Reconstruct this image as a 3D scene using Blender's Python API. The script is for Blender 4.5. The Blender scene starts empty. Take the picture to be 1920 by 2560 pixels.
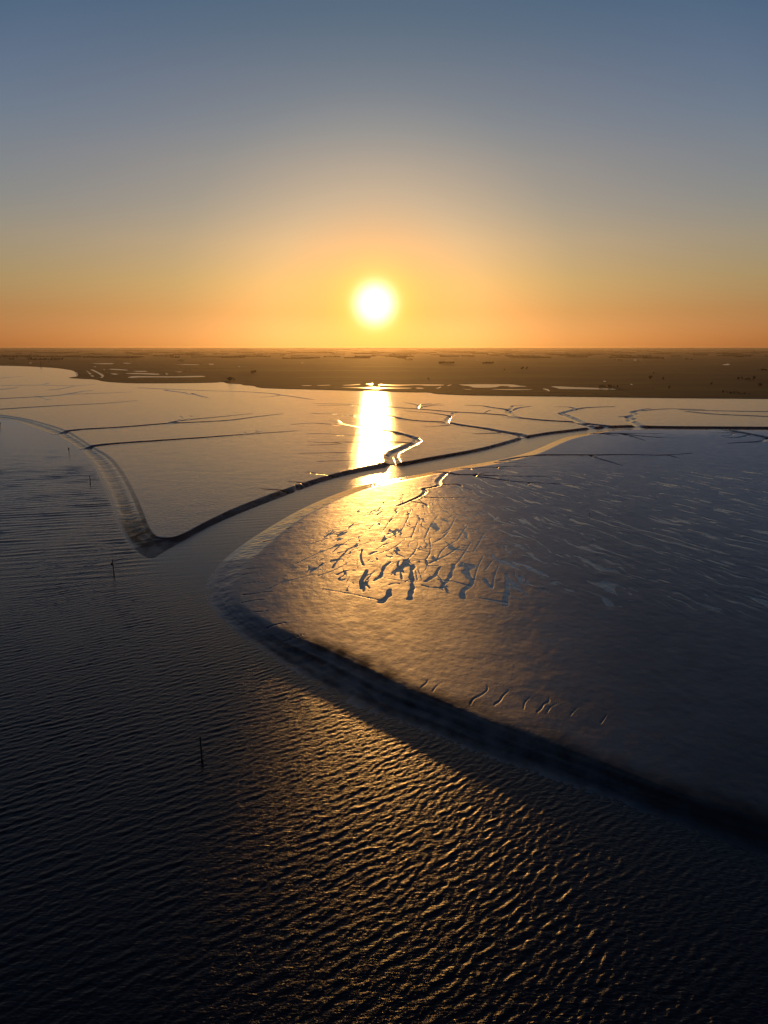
import bpy, math, random
import numpy as np

# ============================================================ camera, sky, sun, exposure
scene = bpy.context.scene
COL = scene.collection
R = math.radians
H_CAM = 80.0
F_PX = 1777.0                      # focal length in photograph pixels (1920 x 2560)
PITCH = math.atan((1280 - 869) / F_PX)

cam = bpy.data.cameras.new('camera')
cam.sensor_fit = 'VERTICAL'
cam.sensor_height = 24.0
cam.lens = 24.0 * F_PX / 2560.0
cam.clip_start = 1.0
cam.clip_end = 200000.0
camo = bpy.data.objects.new('camera', cam)
camo.location = (0, 0, H_CAM)
camo.rotation_euler = (R(90) - PITCH, 0, 0)
COL.objects.link(camo)
scene.camera = camo

SUN_EL = R(3.3)
SUN_AZ = R(-0.7)                   # from +Y towards +X
SUN_DIR = (math.sin(SUN_AZ) * math.cos(SUN_EL), math.cos(SUN_AZ) * math.cos(SUN_EL), math.sin(SUN_EL))

world = bpy.data.worlds.new('World')
scene.world = world
world.use_nodes = True
wn = world.node_tree
wn.nodes.clear()


class NT:
    """small helper to write node trees"""
    def __init__(s, tree):
        s.t = tree
    def n(s, typ, ins=None, **kw):
        nd = s.t.nodes.new(typ)
        for k, v in kw.items():
            setattr(nd, k, v)
        for k, v in (ins or {}).items():
            if isinstance(v, bpy.types.NodeSocket):
                s.t.links.new(v, nd.inputs[k])
            else:
                nd.inputs[k].default_value = v
        return nd
    def m(s, op, a, b=0.0, c=0.0, clamp=False):
        nd = s.n('ShaderNodeMath', {0: a, 1: b, 2: c}, operation=op)
        nd.use_clamp = clamp
        return nd.outputs[0]
    def mix(s, f, a, b, mode='MIX'):
        nd = s.n('ShaderNodeMix', data_type='RGBA', blend_type=mode)
        for k, v in ((0, f), (6, a), (7, b)):
            if isinstance(v, bpy.types.NodeSocket):
                s.t.links.new(v, nd.inputs[k])
            else:
                nd.inputs[k].default_value = v
        return nd.outputs[2]
    def fmix(s, f, a, b):
        nd = s.n('ShaderNodeMix', {0: f, 2: a, 3: b}, data_type='FLOAT')
        return nd.outputs[0]
    def ramp(s, f, stops, interp='LINEAR'):
        nd = s.n('ShaderNodeValToRGB', {0: f})
        cr = nd.color_ramp
        cr.interpolation = interp
        while len(cr.elements) < len(stops):
            cr.elements.new(0.5)
        for e, (p, c) in zip(cr.elements, stops):
            e.position = p
            e.color = c if len(c) == 4 else (*c, 1)
        return nd.outputs[0]


w = NT(wn)
sky = w.n('ShaderNodeTexSky', sky_type='NISHITA')
sky.sun_disc = False
sky.sun_elevation = SUN_EL
sky.sun_rotation = SUN_AZ
sky.altitude = 0
sky.air_density = 1.0
sky.dust_density = 1.0
sky.ozone_density = 3.0
tc = w.n('ShaderNodeTexCoord')
nrm = w.n('ShaderNodeVectorMath', {0: tc.outputs['Generated']}, operation='NORMALIZE')
dot = w.n('ShaderNodeVectorMath', {0: nrm.outputs[0], 1: SUN_DIR}, operation='DOT_PRODUCT')
ang = w.m('MULTIPLY', w.m('ARCCOSINE', w.m('MINIMUM', dot.outputs['Value'], 0.9999999)), 180 / math.pi)
sep = w.n('ShaderNodeSeparateXYZ', {0: nrm.outputs[0]})
elev = w.m('MULTIPLY', w.m('ARCSINE', sep.outputs[2]), 180 / math.pi)
def glow(width, power=1.0):
    return w.m('EXPONENT', w.m('MULTIPLY', w.m('POWER', w.m('DIVIDE', ang, width), power), -1.0))
SKY_K = 0.086
# evening air: warmer and thinner towards the ground, deeper blue overhead
air = w.ramp(w.m('DIVIDE', elev, 90.0, clamp=True), [(0.0, (.36, .335, .49)), (2.6 / 90, (.395, .315, .275)), (4.8 / 90, (.475, .40, .29)), (7.6 / 90, (.54, .465, .38)), (10 / 90, (.515, .48, .44)), (13 / 90, (.50, .49, .48)),
                                                (15.4 / 90, (.445, .48, .51)), (18 / 90, (.40, .455, .51)), (22 / 90, (.30, .415, .485)), (32 / 90, (.22, .35, .44)), (55 / 90, (.16, .27, .38)), (1.0, (.10, .20, .32))])
side = w.ramp(w.m('DIVIDE', ang, 90.0, clamp=True), [(0.0, (.58, .44, .36)), (8 / 90, (.62, .615, .61)), (15 / 90, (.665, .665, .665)), (28 / 90, (1.04, .88, .82)), (45 / 90, (1.05, .82, .78)), (1.0, (.8, .7, .7))])
graded = w.mix(1.0, w.mix(1.0, sky.outputs[0], air, 'MULTIPLY'), side, 'MULTIPLY')
bg1 = w.n('ShaderNodeBackground', {0: graded, 1: SKY_K * 2 * 1.5})
gcol = w.n('ShaderNodeCombineColor')
def addg(*terms):
    out = None
    for g, k in terms:
        v = w.m('MULTIPLY', g, k)
        out = v if out is None else w.m('ADD', out, v)
    return out
g1 = glow(1.45, 3.0)    # the disc, blown out
g2 = glow(1.0, 1.0)     # yellow aureole
g3 = glow(2.5, 2.0)
wn.links.new(addg((g1, 1.2), (g2, 0.6), (g3, 0.10)), gcol.inputs[0])
wn.links.new(addg((g1, 1.1), (g2, 0.65), (g3, 0.22)), gcol.inputs[1])
wn.links.new(addg((g1, 1.2), (g2, 0.04), (g3, 0.0)), gcol.inputs[2])
bg2 = w.n('ShaderNodeBackground', {0: gcol.outputs[0], 1: 1.0})
add = w.n('ShaderNodeAddShader', {0: bg1.outputs[0], 1: bg2.outputs[0]})
wo = w.n('ShaderNodeOutputWorld', {0: add.outputs[0]})

sl = bpy.data.lights.new('sun', 'SUN')
sl.energy = 1.6
sl.angle = R(0.5)
sl.color = (1.0, 0.47, 0.11)
so = bpy.data.objects.new('sun', sl)
from mathutils import Vector
so.rotation_euler = Vector(SUN_DIR).to_track_quat('Z', 'Y').to_euler()
so.location = (0, 500, 400)
COL.objects.link(so)

vs = scene.view_settings
scene.display_settings.display_device = 'sRGB'
vs.view_transform = 'Standard'
vs.look = 'None'
vs.exposure = 0.0
vs.gamma = 1.0
vs.use_curve_mapping = False
scene.cycles.max_bounces = 6
scene.cycles.diffuse_bounces = 2
scene.cycles.glossy_bounces = 3
scene.cycles.volume_bounces = 0
scene.cycles.transparent_max_bounces = 16
scene.cycles.sample_clamp_indirect = 4.0

# ============================================================ helpers
CP, SP = math.cos(PITCH), math.sin(PITCH)

def ground(px, py, z=0.0):
    """a point of the photograph as a point of the ground at height z"""
    x = (px - 960) / F_PX
    v = (1280 - py) / F_PX
    dx, dy, dz = x, CP + v * SP, -SP + v * CP
    t = (z - H_CAM) / dz
    return (dx * t, dy * t)

# windows on the photograph in which lines were measured: origin and scale
S1, S2 = 960 / 1659, 480 / 1659
WIN = {'a': (0, 840, S1), 'b': (960, 840, S1), 'c': (460, 1100, S1), 'd': (0, 840, S2), 'e': (480, 840, S2),
       'f': (960, 840, S2), 'g': (1440, 840, S2), 'h': (120, 1100, 500 / 1286), 'k': (960, 1700, S1), 'p': (0, 0, 1.0)}

def gp(win, pts, z=0.0):
    ox, oy, s = WIN[win]
    return [ground(ox + x * s, oy + y * s, z) for x, y in pts]

def smooth_line(pts, n=2):
    P = np.array(pts, float)
    for _ in range(n):
        if len(P) < 3:
            break
        a = 0.75 * P[:-1] + 0.25 * P[1:]
        b = 0.25 * P[:-1] + 0.75 * P[1:]
        mid = np.empty((2 * len(a), 2))
        mid[0::2] = a
        mid[1::2] = b
        P = np.vstack([P[:1], mid[1:-1], P[-1:]])
    return P

def fade(t):
    return t * t * t * (t * (t * 6 - 15) + 10)

def sstep(a, b, x):
    t = np.clip((x - a) / (b - a), 0, 1)
    return t * t * (3 - 2 * t)

def perlin(x, y, seed=0):
    rng = np.random.RandomState(seed)
    perm = rng.permutation(1024)
    ga = rng.rand(1024) * 2 * np.pi
    gx, gy = np.cos(ga), np.sin(ga)
    xi = np.floor(x).astype(np.int64)
    yi = np.floor(y).astype(np.int64)
    xf, yf = x - xi, y - yi
    u, v = fade(xf), fade(yf)
    def corner(ix, iy, fx, fy):
        h = perm[(perm[(ix) & 1023] + iy) & 1023]
        return gx[h] * fx + gy[h] * fy
    a = corner(xi, yi, xf, yf)
    b = corner(xi + 1, yi, xf - 1, yf)
    c = corner(xi, yi + 1, xf, yf - 1)
    d = corner(xi + 1, yi + 1, xf - 1, yf - 1)
    return (a + u * (b - a)) + v * ((c + u * (d - c)) - (a + u * (b - a)))

def fbm(x, y, seed=0, octs=4, gain=0.5):
    out, amp, f = 0.0, 1.0, 1.0
    for k in range(octs):
        out = out + amp * perlin(x * f + 17.3 * k, y * f - 9.1 * k, seed + k)
        amp *= gain
        f *= 2.03
    return out

def dist_line(X, Y, line, reach):
    """distance of every point to a polyline (only within reach) and the share of the length reached there"""
    D = np.full(X.shape, 1e9)
    T = np.zeros(X.shape)
    L = np.asarray(line)
    seg = np.hypot(*(L[1:] - L[:-1]).T)
    tot = max(seg.sum(), 1e-6)
    acc = 0.0
    Xf, Yf, Df, Tf = X.ravel(), Y.ravel(), D.ravel(), T.ravel()
    box = (Xf > L[:, 0].min() - reach) & (Xf < L[:, 0].max() + reach) & (Yf > L[:, 1].min() - reach) & (Yf < L[:, 1].max() + reach)
    idx = np.nonzero(box)[0]
    if len(idx) == 0:
        return D, T
    bx, by = Xf[idx], Yf[idx]
    for (x0, y0), (x1, y1), s in zip(L[:-1], L[1:], seg):
        sub = np.nonzero((bx > min(x0, x1) - reach) & (bx < max(x0, x1) + reach) & (by > min(y0, y1) - reach) & (by < max(y0, y1) + reach))[0]
        if len(sub):
            dx, dy = x1 - x0, y1 - y0
            ll = max(dx * dx + dy * dy, 1e-9)
            t = np.clip(((bx[sub] - x0) * dx + (by[sub] - y0) * dy) / ll, 0, 1)
            dd = np.hypot(bx[sub] - x0 - t * dx, by[sub] - y0 - t * dy)
            g = idx[sub]
            better = dd < Df[g]
            Df[g[better]] = dd[better]
            Tf[g[better]] = (acc + t[better] * s) / tot
        acc += s
    return Df.reshape(X.shape), Tf.reshape(X.shape)

def inside(X, Y, poly):
    P = np.asarray(poly)
    c = np.zeros(X.shape, bool)
    for (x0, y0), (x1, y1) in zip(P, np.roll(P, -1, 0)):
        if y0 == y1:
            continue
        m = (y0 > Y) != (y1 > Y)
        if not m.any():
            continue
        xs = x0 + (Y[m] - y0) * (x1 - x0) / (y1 - y0)
        c[m] ^= X[m] < xs
    return c

def tag(o, label=None, cat=None, group=None, kind=None):
    if label: o['label'] = label
    if cat: o['category'] = cat
    if group: o['group'] = group
    if kind: o['kind'] = kind
    return o

def empty(name, loc, rz=0.0):
    o = bpy.data.objects.new(name, None)
    o.location = loc
    o.rotation_euler = (0, 0, rz)
    COL.objects.link(o)
    return o

def link_mesh(name, me, mat=None, parent=None):
    if mat: me.materials.append(mat)
    o = bpy.data.objects.new(name, me)
    COL.objects.link(o)
    if parent: o.parent = parent
    return o

def grid_mesh(name, X, Y, Z, keep=None, attrs=None):
    """a sheet over a grid of points; faces where keep is False are left out"""
    nr, nc = X.shape
    ids = np.arange(nr * nc).reshape(nr, nc)
    q = np.stack([ids[:-1, :-1], ids[:-1, 1:], ids[1:, 1:], ids[1:, :-1]], -1).reshape(-1, 4)
    if keep is not None:
        kf = keep[:-1, :-1] | keep[:-1, 1:] | keep[1:, 1:] | keep[1:, :-1]
        q = q[kf.ravel()]
    used = np.zeros(nr * nc, bool)
    used[q.ravel()] = True
    remap = np.cumsum(used) - 1
    q = remap[q].astype(np.int32)
    co = np.stack([X.ravel()[used], Y.ravel()[used], Z.ravel()[used]], -1).astype(np.float32)
    me = bpy.data.meshes.new(name)
    me.vertices.add(len(co))
    me.vertices.foreach_set('co', co.ravel())
    me.loops.add(q.size)
    me.loops.foreach_set('vertex_index', q.ravel())
    me.polygons.add(len(q))
    me.polygons.foreach_set('loop_start', np.arange(0, q.size, 4, dtype=np.int32))
    me.polygons.foreach_set('use_smooth', np.ones(len(q), bool))
    for k, v in (attrs or {}).items():
        a = me.attributes.new(k, 'FLOAT', 'POINT')
        a.data.foreach_set('value', v.ravel()[used].astype(np.float32))
    me.update(calc_edges=True)
    return me

def material(name):
    m = bpy.data.materials.new(name)
    m.use_nodes = True
    t = NT(m.node_tree)
    return m, t, m.node_tree.nodes['Principled BSDF']

# ============================================================ measured lines
# edge of the river and of the main gully against the left flat (west to east)
SHORE_L = gp('a', [(-700, 300), (-300, 335), (0, 360), (60, 366), (150, 400), (240, 432), (330, 480), (400, 550), (445, 640), (480, 720), (510, 820), (550, 890), (600, 940), (650, 966),
                   (690, 945), (760, 903), (900, 823), (1080, 748), (1280, 672), (1400, 626), (1540, 592)]) \
        + gp('b', [(0, 570), (40, 562), (60, 561), (200, 536), (400, 502), (520, 472), (600, 447), (640, 436), (700, 426), (800, 413), (900, 401), (1000, 394), (1090, 393), (1140, 396), (1300, 398), (1659, 400), (2100, 404)])
# ... and against the right flat
SHORE_R = gp('b', [(2100, 410), (1659, 404.5), (1300, 402), (1090, 401), (1000, 403), (900, 416), (800, 431), (740, 453), (680, 481), (620, 505), (500, 536), (300, 569), (150, 598), (0, 627)]) \
        + gp('a', [(1560, 645), (1440, 686), (1300, 747), (1180, 816), (1060, 891), (970, 961), (905, 1036)]) \
        + gp('p', [(512, 1465), (513, 1490), (528, 1520), (545, 1545), (575, 1574), (622, 1605), (680, 1646), (738, 1684), (807, 1725), (853, 1752), (900, 1774), (960, 1798), (1047, 1826),
                   (1180, 1884), (1284, 1916), (1400, 1957), (1539, 2009), (1712, 2072), (1799, 2101), (1920, 2148), (2300, 2290)])
CREST_H = 1.7
CREST_L = gp('a', [(-700, 268), (-300, 312), (0, 338), (100, 353), (200, 378), (290, 407), (345, 440), (400, 478), (480, 520), (530, 580), (580, 670), (615, 750), (640, 820), (668, 862), (700, 872), (770, 868),
                   (900, 795), (1050, 726), (1250, 654), (1380, 611), (1540, 570)], CREST_H) \
        + gp('b', [(0, 548), (30, 545), (70, 549), (200, 523), (400, 489), (510, 460), (590, 436), (640, 427), (700, 416), (800, 405), (900, 393), (1000, 388.5), (1090, 388), (1140, 391), (1300, 392.5), (1659, 395), (2100, 399)], CREST_H)
CREST_RH = 1.5
CREST_R = gp('b', [(2100, 413), (1659, 408), (1300, 405), (1090, 404.5), (1000, 407.5), (920, 423), (830, 440), (770, 464), (710, 494), (650, 518), (520, 550), (320, 580), (170, 609), (20, 640)], CREST_RH) \
        + gp('a', [(1580, 664), (1470, 706), (1340, 768), (1240, 838), (1170, 905), (1100, 965), (1060, 1030)], CREST_RH) \
        + gp('p', [(598, 1475), (600, 1505), (630, 1530), (691, 1560), (749, 1592), (819, 1616), (894, 1650), (981, 1690), (1039, 1717), (1134, 1758), (1215, 1790), (1365, 1848), (1452, 1880), (1600, 1940), (1712, 1985), (1920, 2050), (2300, 2170)], CREST_RH)

SHORE_L, SHORE_R, CREST_L, CREST_R = [smooth_line(q, 2) for q in (SHORE_L, SHORE_R, CREST_L, CREST_R)]
FARY = 9000.0
POLY_L = np.vstack([SHORE_L, [(6000, SHORE_L[-1][1]), (6000, FARY), (-9000, FARY), (-9000, SHORE_L[0][1])]])
CPOLY_L = np.vstack([CREST_L, [(6000, CREST_L[-1][1]), (6000, FARY), (-9000, FARY), (-9000, CREST_L[0][1])]])
POLY_R = np.vstack([SHORE_R, [(3000, -2500), (6000, SHORE_R[0][1])]])
CPOLY_R = np.vstack([CREST_R, [(3050, -2480), (6000, CREST_R[0][1])]])

# shore of the green land
LAND_PX = [(-900, 890), (-400, 908), (0, 914.6), (58, 916), (95, 918), (130, 920), (156, 923), (179, 927), (187, 934), (190, 941), (174, 943), (161, 945.6), (197, 947.6), (231, 949), (249, 954), (269, 956), (318, 959),
           (405, 959), (480, 958.4), (552, 957), (553, 955.5), (557, 959), (596, 961), (601, 964), (627, 965), (636, 970), (682, 972.5), (769, 974.5), (885, 978), (960, 980), (1032, 982), (1068, 982), (1073, 985), (1122, 988),
           (1191, 990), (1307, 991.6), (1440, 993), (1614, 996), (1787, 997.5), (1920, 998.5), (2500, 1004)]
LAND_H = 2.6
LAND = smooth_line([ground(x, y, CREST_H) for x, y in LAND_PX], 1)

# creeks: window, points from mouth to head, width at mouth and head (m)
CREEKS = [
    ('a', [(235, 432), (270, 416), (300, 410), (370, 403), (450, 400), (560, 393), (680, 383), (730, 379), (900, 372), (1000, 366), (1110, 350), (1220, 338)], 9, 2),
    ('a', [(730, 379), (770, 368), (850, 360), (960, 350), (1030, 343), (1090, 337)], 5, 2),
    ('a', [(770, 368), (790, 358), (778, 349)], 2.5, 1.5), ('a', [(815, 362), (828, 352), (822, 346)], 2.5, 1.5),
    ('a', [(360, 488), (390, 478), (450, 470), (560, 462), (700, 453), (850, 443), (1000, 432), (1100, 424), (1200, 418), (1280, 412)], 8, 2),
    ('a', [(1060, 428), (1056, 418)], 2, 1), ('a', [(1102, 424), (1108, 411)], 2, 1), ('a', [(1105, 417), (1135, 413)], 2, 1),
    ('a', [(-150, 285), (0, 272), (80, 268), (160, 264), (260, 258), (320, 247), (360, 240), (400, 236)], 9, 3),
    ('a', [(300, 253), (400, 250), (500, 246), (570, 243)], 5, 3),
    ('a', [(-150, 325), (0, 318), (150, 308), (300, 300), (450, 293), (530, 286), (590, 280)], 8, 2),
    ('d', [(0, 430), (200, 428), (370, 428), (400, 415), (420, 408)], 7, 4), ('d', [(370, 428), (560, 430), (700, 430), (820, 420)], 6, 3),
    ('d', [(-100, 470), (0, 465), (80, 458), (150, 448)], 7, 3), ('d', [(420, 470), (520, 462), (620, 440), (680, 432)], 5, 3),
    ('d', [(0, 368), (90, 358), (200, 352)], 6, 4),
    ('d', [(310, 520), (380, 548), (440, 556)], 3, 2),
    ('d', [(1200, 450), (1400, 460), (1659, 470), (1859, 478), (2079, 482), (2219, 490), (2359, 500), (2439, 515), (2559, 530), (2659, 547), (2709, 550)], 5, 3),
    ('d', [(1430, 470), (1480, 480), (1600, 492), (1630, 510)], 5, 3), ('d', [(1659, 500), (1720, 520), (1790, 535)], 5, 3),
    ('e', [(1030, 670), (1100, 676), (1200, 675), (1280, 688), (1400, 692), (1520, 702)], 2, 3),
    ('e', [(1300, 775), (1200, 768), (1060, 755), (950, 762), (860, 770)], 3, 1.5),
    ('e', [(2010, 1255), (1995, 1222), (2000, 1150), (2040, 1085), (2110, 1000), (2140, 960), (2170, 935), (2180, 905), (1930, 858), (1880, 850), (1810, 855)], 1, 1) if False else
    ('b', [(46, 564), (40, 545), (28, 520), (40, 508), (70, 492), (105, 478), (138, 462), (145, 452), (130, 442), (100, 432), (70, 424), (40, 416), (0, 410)], 8, 4.5),
    ('e', [(1659, 818), (1560, 803), (1450, 787), (1330, 768), (1290, 750), (1270, 725)], 3.5, .8), ('e', [(1330, 768), (1240, 750), (1180, 735)], 1.8, .7),
    ('e', [(1794, 860), (1749, 850), (1659, 855), (1490, 860), (1350, 864), (1200, 852), (1080, 848), (1000, 850)], 3, 1.2),
    ('e', [(1874, 930), (1779, 920), (1659, 915), (1500, 920), (1300, 922), (1150, 928), (1000, 920)], 3, 1.2),
    ('a', [(1672, 516), (1600, 512), (1500, 506), (1400, 508), (1290, 510)], 2.5, 1), ('a', [(1680, 552), (1620, 550), (1560, 543), (1480, 540), (1370, 545)], 2, 1),
    ('a', [(1250, 670), (1190, 666), (1125, 662)], 2, 1), ('a', [(1345, 648), (1335, 645), (1300, 634), (1240, 630)], 2, 1), ('a', [(1283, 672), (1281, 660), (1279, 644)], 2.2, 1.2),
    ('a', [(1330, 590), (1400, 600), (1450, 605)], 1.5, 1), ('e', [(1000, 950), (1150, 945), (1290, 936)], 1, 2),
    ('e', [(1050, 585), (1250, 590), (1480, 600)], 2, 3), ('e', [(1080, 605), (1300, 600), (1480, 602)], 2, 3), ('e', [(590, 532), (680, 528), (760, 515)], 2, 3),
    # right of the sun
    ('b', [(960, 389), (900, 383), (850, 378), (800, 372), (760, 370), (700, 367), (634, 361), (562, 353), (545, 346), (484, 341), (420, 336), (350, 332), (280, 329), (210, 322), (145, 317), (60, 311), (5, 306)], 9, 3.5),
    ('f', [(290, 628), (295, 602), (330, 595), (410, 585)], 4, 2), ('f', [(310, 625), (380, 605), (520, 600)], 4, 2), ('f', [(290, 602), (240, 588), (180, 580)], 3, 2), ('f', [(340, 600), (420, 597), (480, 588)], 3, 2),
    ('f', [(1115, 702), (1100, 690), (1075, 665), (1080, 645), (1020, 632), (920, 620), (850, 605), (710, 600)], 9, 3), ('f', [(1085, 642), (1110, 622), (1100, 606), (1200, 603)], 6, 2), ('f', [(1095, 660), (1120, 640), (1180, 620), (1270, 612)], 6, 3),
    ('f', [(548, 755), (540, 742), (550, 718), (580, 697), (520, 685), (400, 667), (300, 660), (180, 650)], 6, 2), ('f', [(580, 697), (600, 678), (580, 670), (630, 666)], 4, 2),
    ('f', [(1255, 882), (1210, 868), (1150, 850), (1000, 828), (850, 800), (700, 780), (600, 762), (540, 752), (450, 745), (300, 738), (180, 725), (70, 697), (0, 683)], 10, 3),
    ('f', [(340, 785), (450, 785), (560, 775)], 1.5, 3), ('f', [(780, 850), (900, 845), (1000, 842)], 2, 3), ('f', [(880, 668), (890, 655), (920, 645)], 3, 2), ('f', [(0, 717), (130, 720), (190, 728)], 2, 3),
    ('b', [(925, 400), (905, 396), (880, 390), (850, 380), (830, 365), (800, 352), (780, 343), (762, 336), (795, 328), (830, 318), (880, 310), (990, 307)], 10, 4), ('b', [(830, 318), (800, 307), (740, 308)], 5, 2), ('b', [(770, 338), (752, 335)], 4, 2),
    ('g', [(548, 788), (540, 775), (505, 762), (480, 740), (455, 738), (490, 720), (450, 708), (440, 702), (500, 690), (520, 680), (480, 665), (500, 655), (540, 650), (700, 637), (820, 632), (960, 635), (1100, 640)], 9, 3),
    ('g', [(440, 702), (400, 698), (370, 702)], 4, 2), ('g', [(530, 652), (560, 640), (640, 628)], 4, 2), ('g', [(960, 655), (1100, 672), (1300, 685), (1500, 692), (1659, 700), (1900, 705)], 4, 7), ('g', [(900, 640), (1200, 650), (1500, 655), (1900, 660)], 4, 6),
    ('g', [(1190, 797), (1210, 800), (1350, 820), (1500, 850), (1600, 870), (1659, 880), (1900, 900)], 8, 5), ('g', [(1510, 855), (1400, 882), (1250, 875)], 4, 1.5), ('g', [(1640, 878), (1620, 915), (1500, 920), (1310, 930)], 5, 2), ('g', [(1420, 840), (1300, 838), (1160, 840)], 3, 1.5), ('g', [(1380, 828), (1350, 860), (1260, 865)], 2.5, 1.5),
    ('g', [(150, 838), (170, 840), (400, 845), (500, 860), (650, 875), (850, 885)], 5, 1.5), ('g', [(400, 848), (520, 880), (600, 910)], 4, 1.5), ('g', [(250, 838), (450, 842), (600, 848), (740, 843)], 3, 1.5), ('g', [(200, 842), (300, 855), (360, 868)], 3, 1.5),
    ('b', [(515, 532), (560, 521), (640, 515), (760, 514), (900, 516), (1050, 513), (1160, 517), (1240, 515), (1330, 508)], 5, 1.5), ('b', [(890, 516), (920, 530), (960, 540), (1000, 553), (1030, 562)], 3, 1.2), ('b', [(1225, 516), (1250, 522), (1280, 535)], 2, 1),
    ('b', [(225, 580), (270, 588), (310, 600), (390, 600), (460, 605), (560, 607), (700, 608)], 3.2, 1), ('b', [(395, 598), (388, 608), (440, 612), (540, 628), (640, 636), (740, 640), (820, 646)], 2.5, 1), ('b', [(540, 628), (538, 622)], 1.5, 1), ('b', [(628, 636), (618, 645)], 1.5, 1),
    ('b', [(270, 588), (250, 610), (230, 628), (245, 645), (210, 655), (165, 660), (182, 672), (165, 690), (110, 715), (60, 735)], 2.6, 1.4), ('b', [(245, 645), (320, 640), (340, 655), (380, 667)], 1.6, 0.8), ('b', [(170, 697), (250, 702), (350, 700)], 1.5, 0.7), ('b', [(110, 715), (180, 725), (190, 740)], 1.2, 0.7),
    ('b', [(335, 566), (380, 572), (450, 566), (490, 568), (560, 562), (660, 567)], 2.2, 1), ('b', [(480, 540), (540, 545), (620, 552)], 1.8, 0.9), ('b', [(530, 533), (560, 538), (620, 540)], 1.8, 0.9), ('b', [(370, 572), (380, 578)], 1.8, 0.9), ('b', [(490, 568), (485, 575), (560, 576)], 1.5, 0.8), ('b', [(420, 596), (450, 590), (480, 592)], 1.3, 0.7),
    ('a', [(1240, 830), (1262, 828)], 1, .6),
    # rills on the nose of the right flat
    ('c', [(248, 582), (290, 574), (340, 576)], 0.9, 0.4), ('c', [(255, 668), (300, 664), (340, 658), (384, 655)], 1.1, 0.5), ('c', [(250, 702), (300, 692), (390, 685)], 1.0, 0.5), ('c', [(285, 503), (340, 495), (392, 491)], 0.9, 0.4),
    ('c', [(320, 467), (360, 463), (405, 456)], 0.9, 0.4), ('c', [(262, 557), (310, 553), (360, 550)], 0.8, 0.4), ('c', [(360, 805), (400, 795), (440, 788)], 1.1, 0.5), ('c', [(400, 401), (440, 400), (470, 403)], 0.9, 0.4), ('c', [(480, 327), (530, 328), (580, 331)], 0.9, 0.4),
    ('c', [(560, 292), (630, 293), (710, 289)], 1.0, 0.4), ('c', [(600, 274), (680, 272), (740, 275)], 0.9, 0.4), ('c', [(305, 742), (340, 740), (370, 735)], 0.9, 0.4), ('c', [(440, 358), (490, 358), (540, 352)], 0.8, 0.4), ('c', [(340, 433), (380, 430), (430, 425)], 0.8, 0.4), ('c', [(430, 860), (480, 850), (520, 838)], 0.8, 0.4),
    ('c', [(262, 620), (320, 612), (350, 606)], 0.8, 0.4),
    # rills over the near bank
    ('k', [(372, 104), (385, 80), (420, 66), (452, 40), (444, 26)], 0.8, 0.4), ('k', [(478, 104), (500, 92), (512, 70), (540, 45)], 0.7, 0.4), ('k', [(603, 124), (606, 98), (632, 74)], 0.6, 0.3), ('k', [(660, 140), (680, 124), (690, 104), (716, 94), (712, 80)], 0.8, 0.4), ('k', [(706, 138), (718, 116), (758, 98)], 0.6, 0.3),
    ('k', [(806, 152), (822, 132), (842, 116)], 0.6, 0.3), ('k', [(935, 188), (950, 170), (962, 152)], 0.6, 0.3), ('k', [(210, 46), (230, 22), (256, 8)], 0.6, 0.3), ('k', [(160, 30), (180, 16), (190, 0)], 0.6, 0.3),
]
# long standing pools between the mud ridges
POOLS = [('c', [(770, 470), (762, 500), (774, 540)], .5, .7), ('c', [(790, 560), (768, 605), (768, 640)], 1.1, 1.4), ('c', [(890, 525), (860, 548), (856, 580), (822, 605)], 1.0, 1.0), ('c', [(930, 520), (920, 540), (936, 565), (940, 600)], .5, .5),
         ('c', [(892, 640), (885, 668), (850, 697)], 1.2, 1.5), ('c', [(1046, 512), (990, 520)], .5, .4), ('c', [(990, 535), (980, 570), (985, 600), (985, 640), (972, 685)], .9, 1.4), ('c', [(1045, 515), (1050, 545), (1100, 540)], .6, .5),
         ('c', [(1108, 545), (1078, 590), (1040, 610)], .6, 1.1), ('c', [(1165, 535), (1155, 580), (1125, 620), (1108, 640)], .8, 1.0), ('c', [(1215, 545), (1235, 590), (1252, 620), (1208, 640), (1203, 682)], .8, 1.2), ('c', [(1396, 575), (1398, 640), (1384, 715)], .6, 1.2),
         ('c', [(1030, 625), (1070, 634), (1112, 637)], .6, .9), ('c', [(1300, 600), (1326, 636)], 1.0, .8), ('c', [(1190, 460), (1130, 500), (1060, 530)], .5, .6), ('c', [(1140, 395), (1120, 420), (1080, 440)], .5, .4), ('c', [(735, 560), (700, 560), (662, 578)], .7, .8),
         ('c', [(905, 395), (880, 405)], 1.0, 1.0), ('c', [(830, 480), (800, 492)], 1.0, 1.0), ('c', [(700, 480), (660, 520), (640, 550)], .5, .7), ('c', [(900, 440), (870, 445), (830, 470)], .5, .4), ('c', [(600, 530), (560, 560)], .5, .6), ('c', [(1100, 600), (1180, 610), (1230, 628)], .5, .9), ('c', [(860, 590), (920, 603), (1000, 612)], .4, .5),
         ('c', [(600, 640), (720, 660), (850, 690)], .4, .6), ('c', [(1280, 680), (1340, 690), (1390, 700)], .5, .8)]
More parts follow.
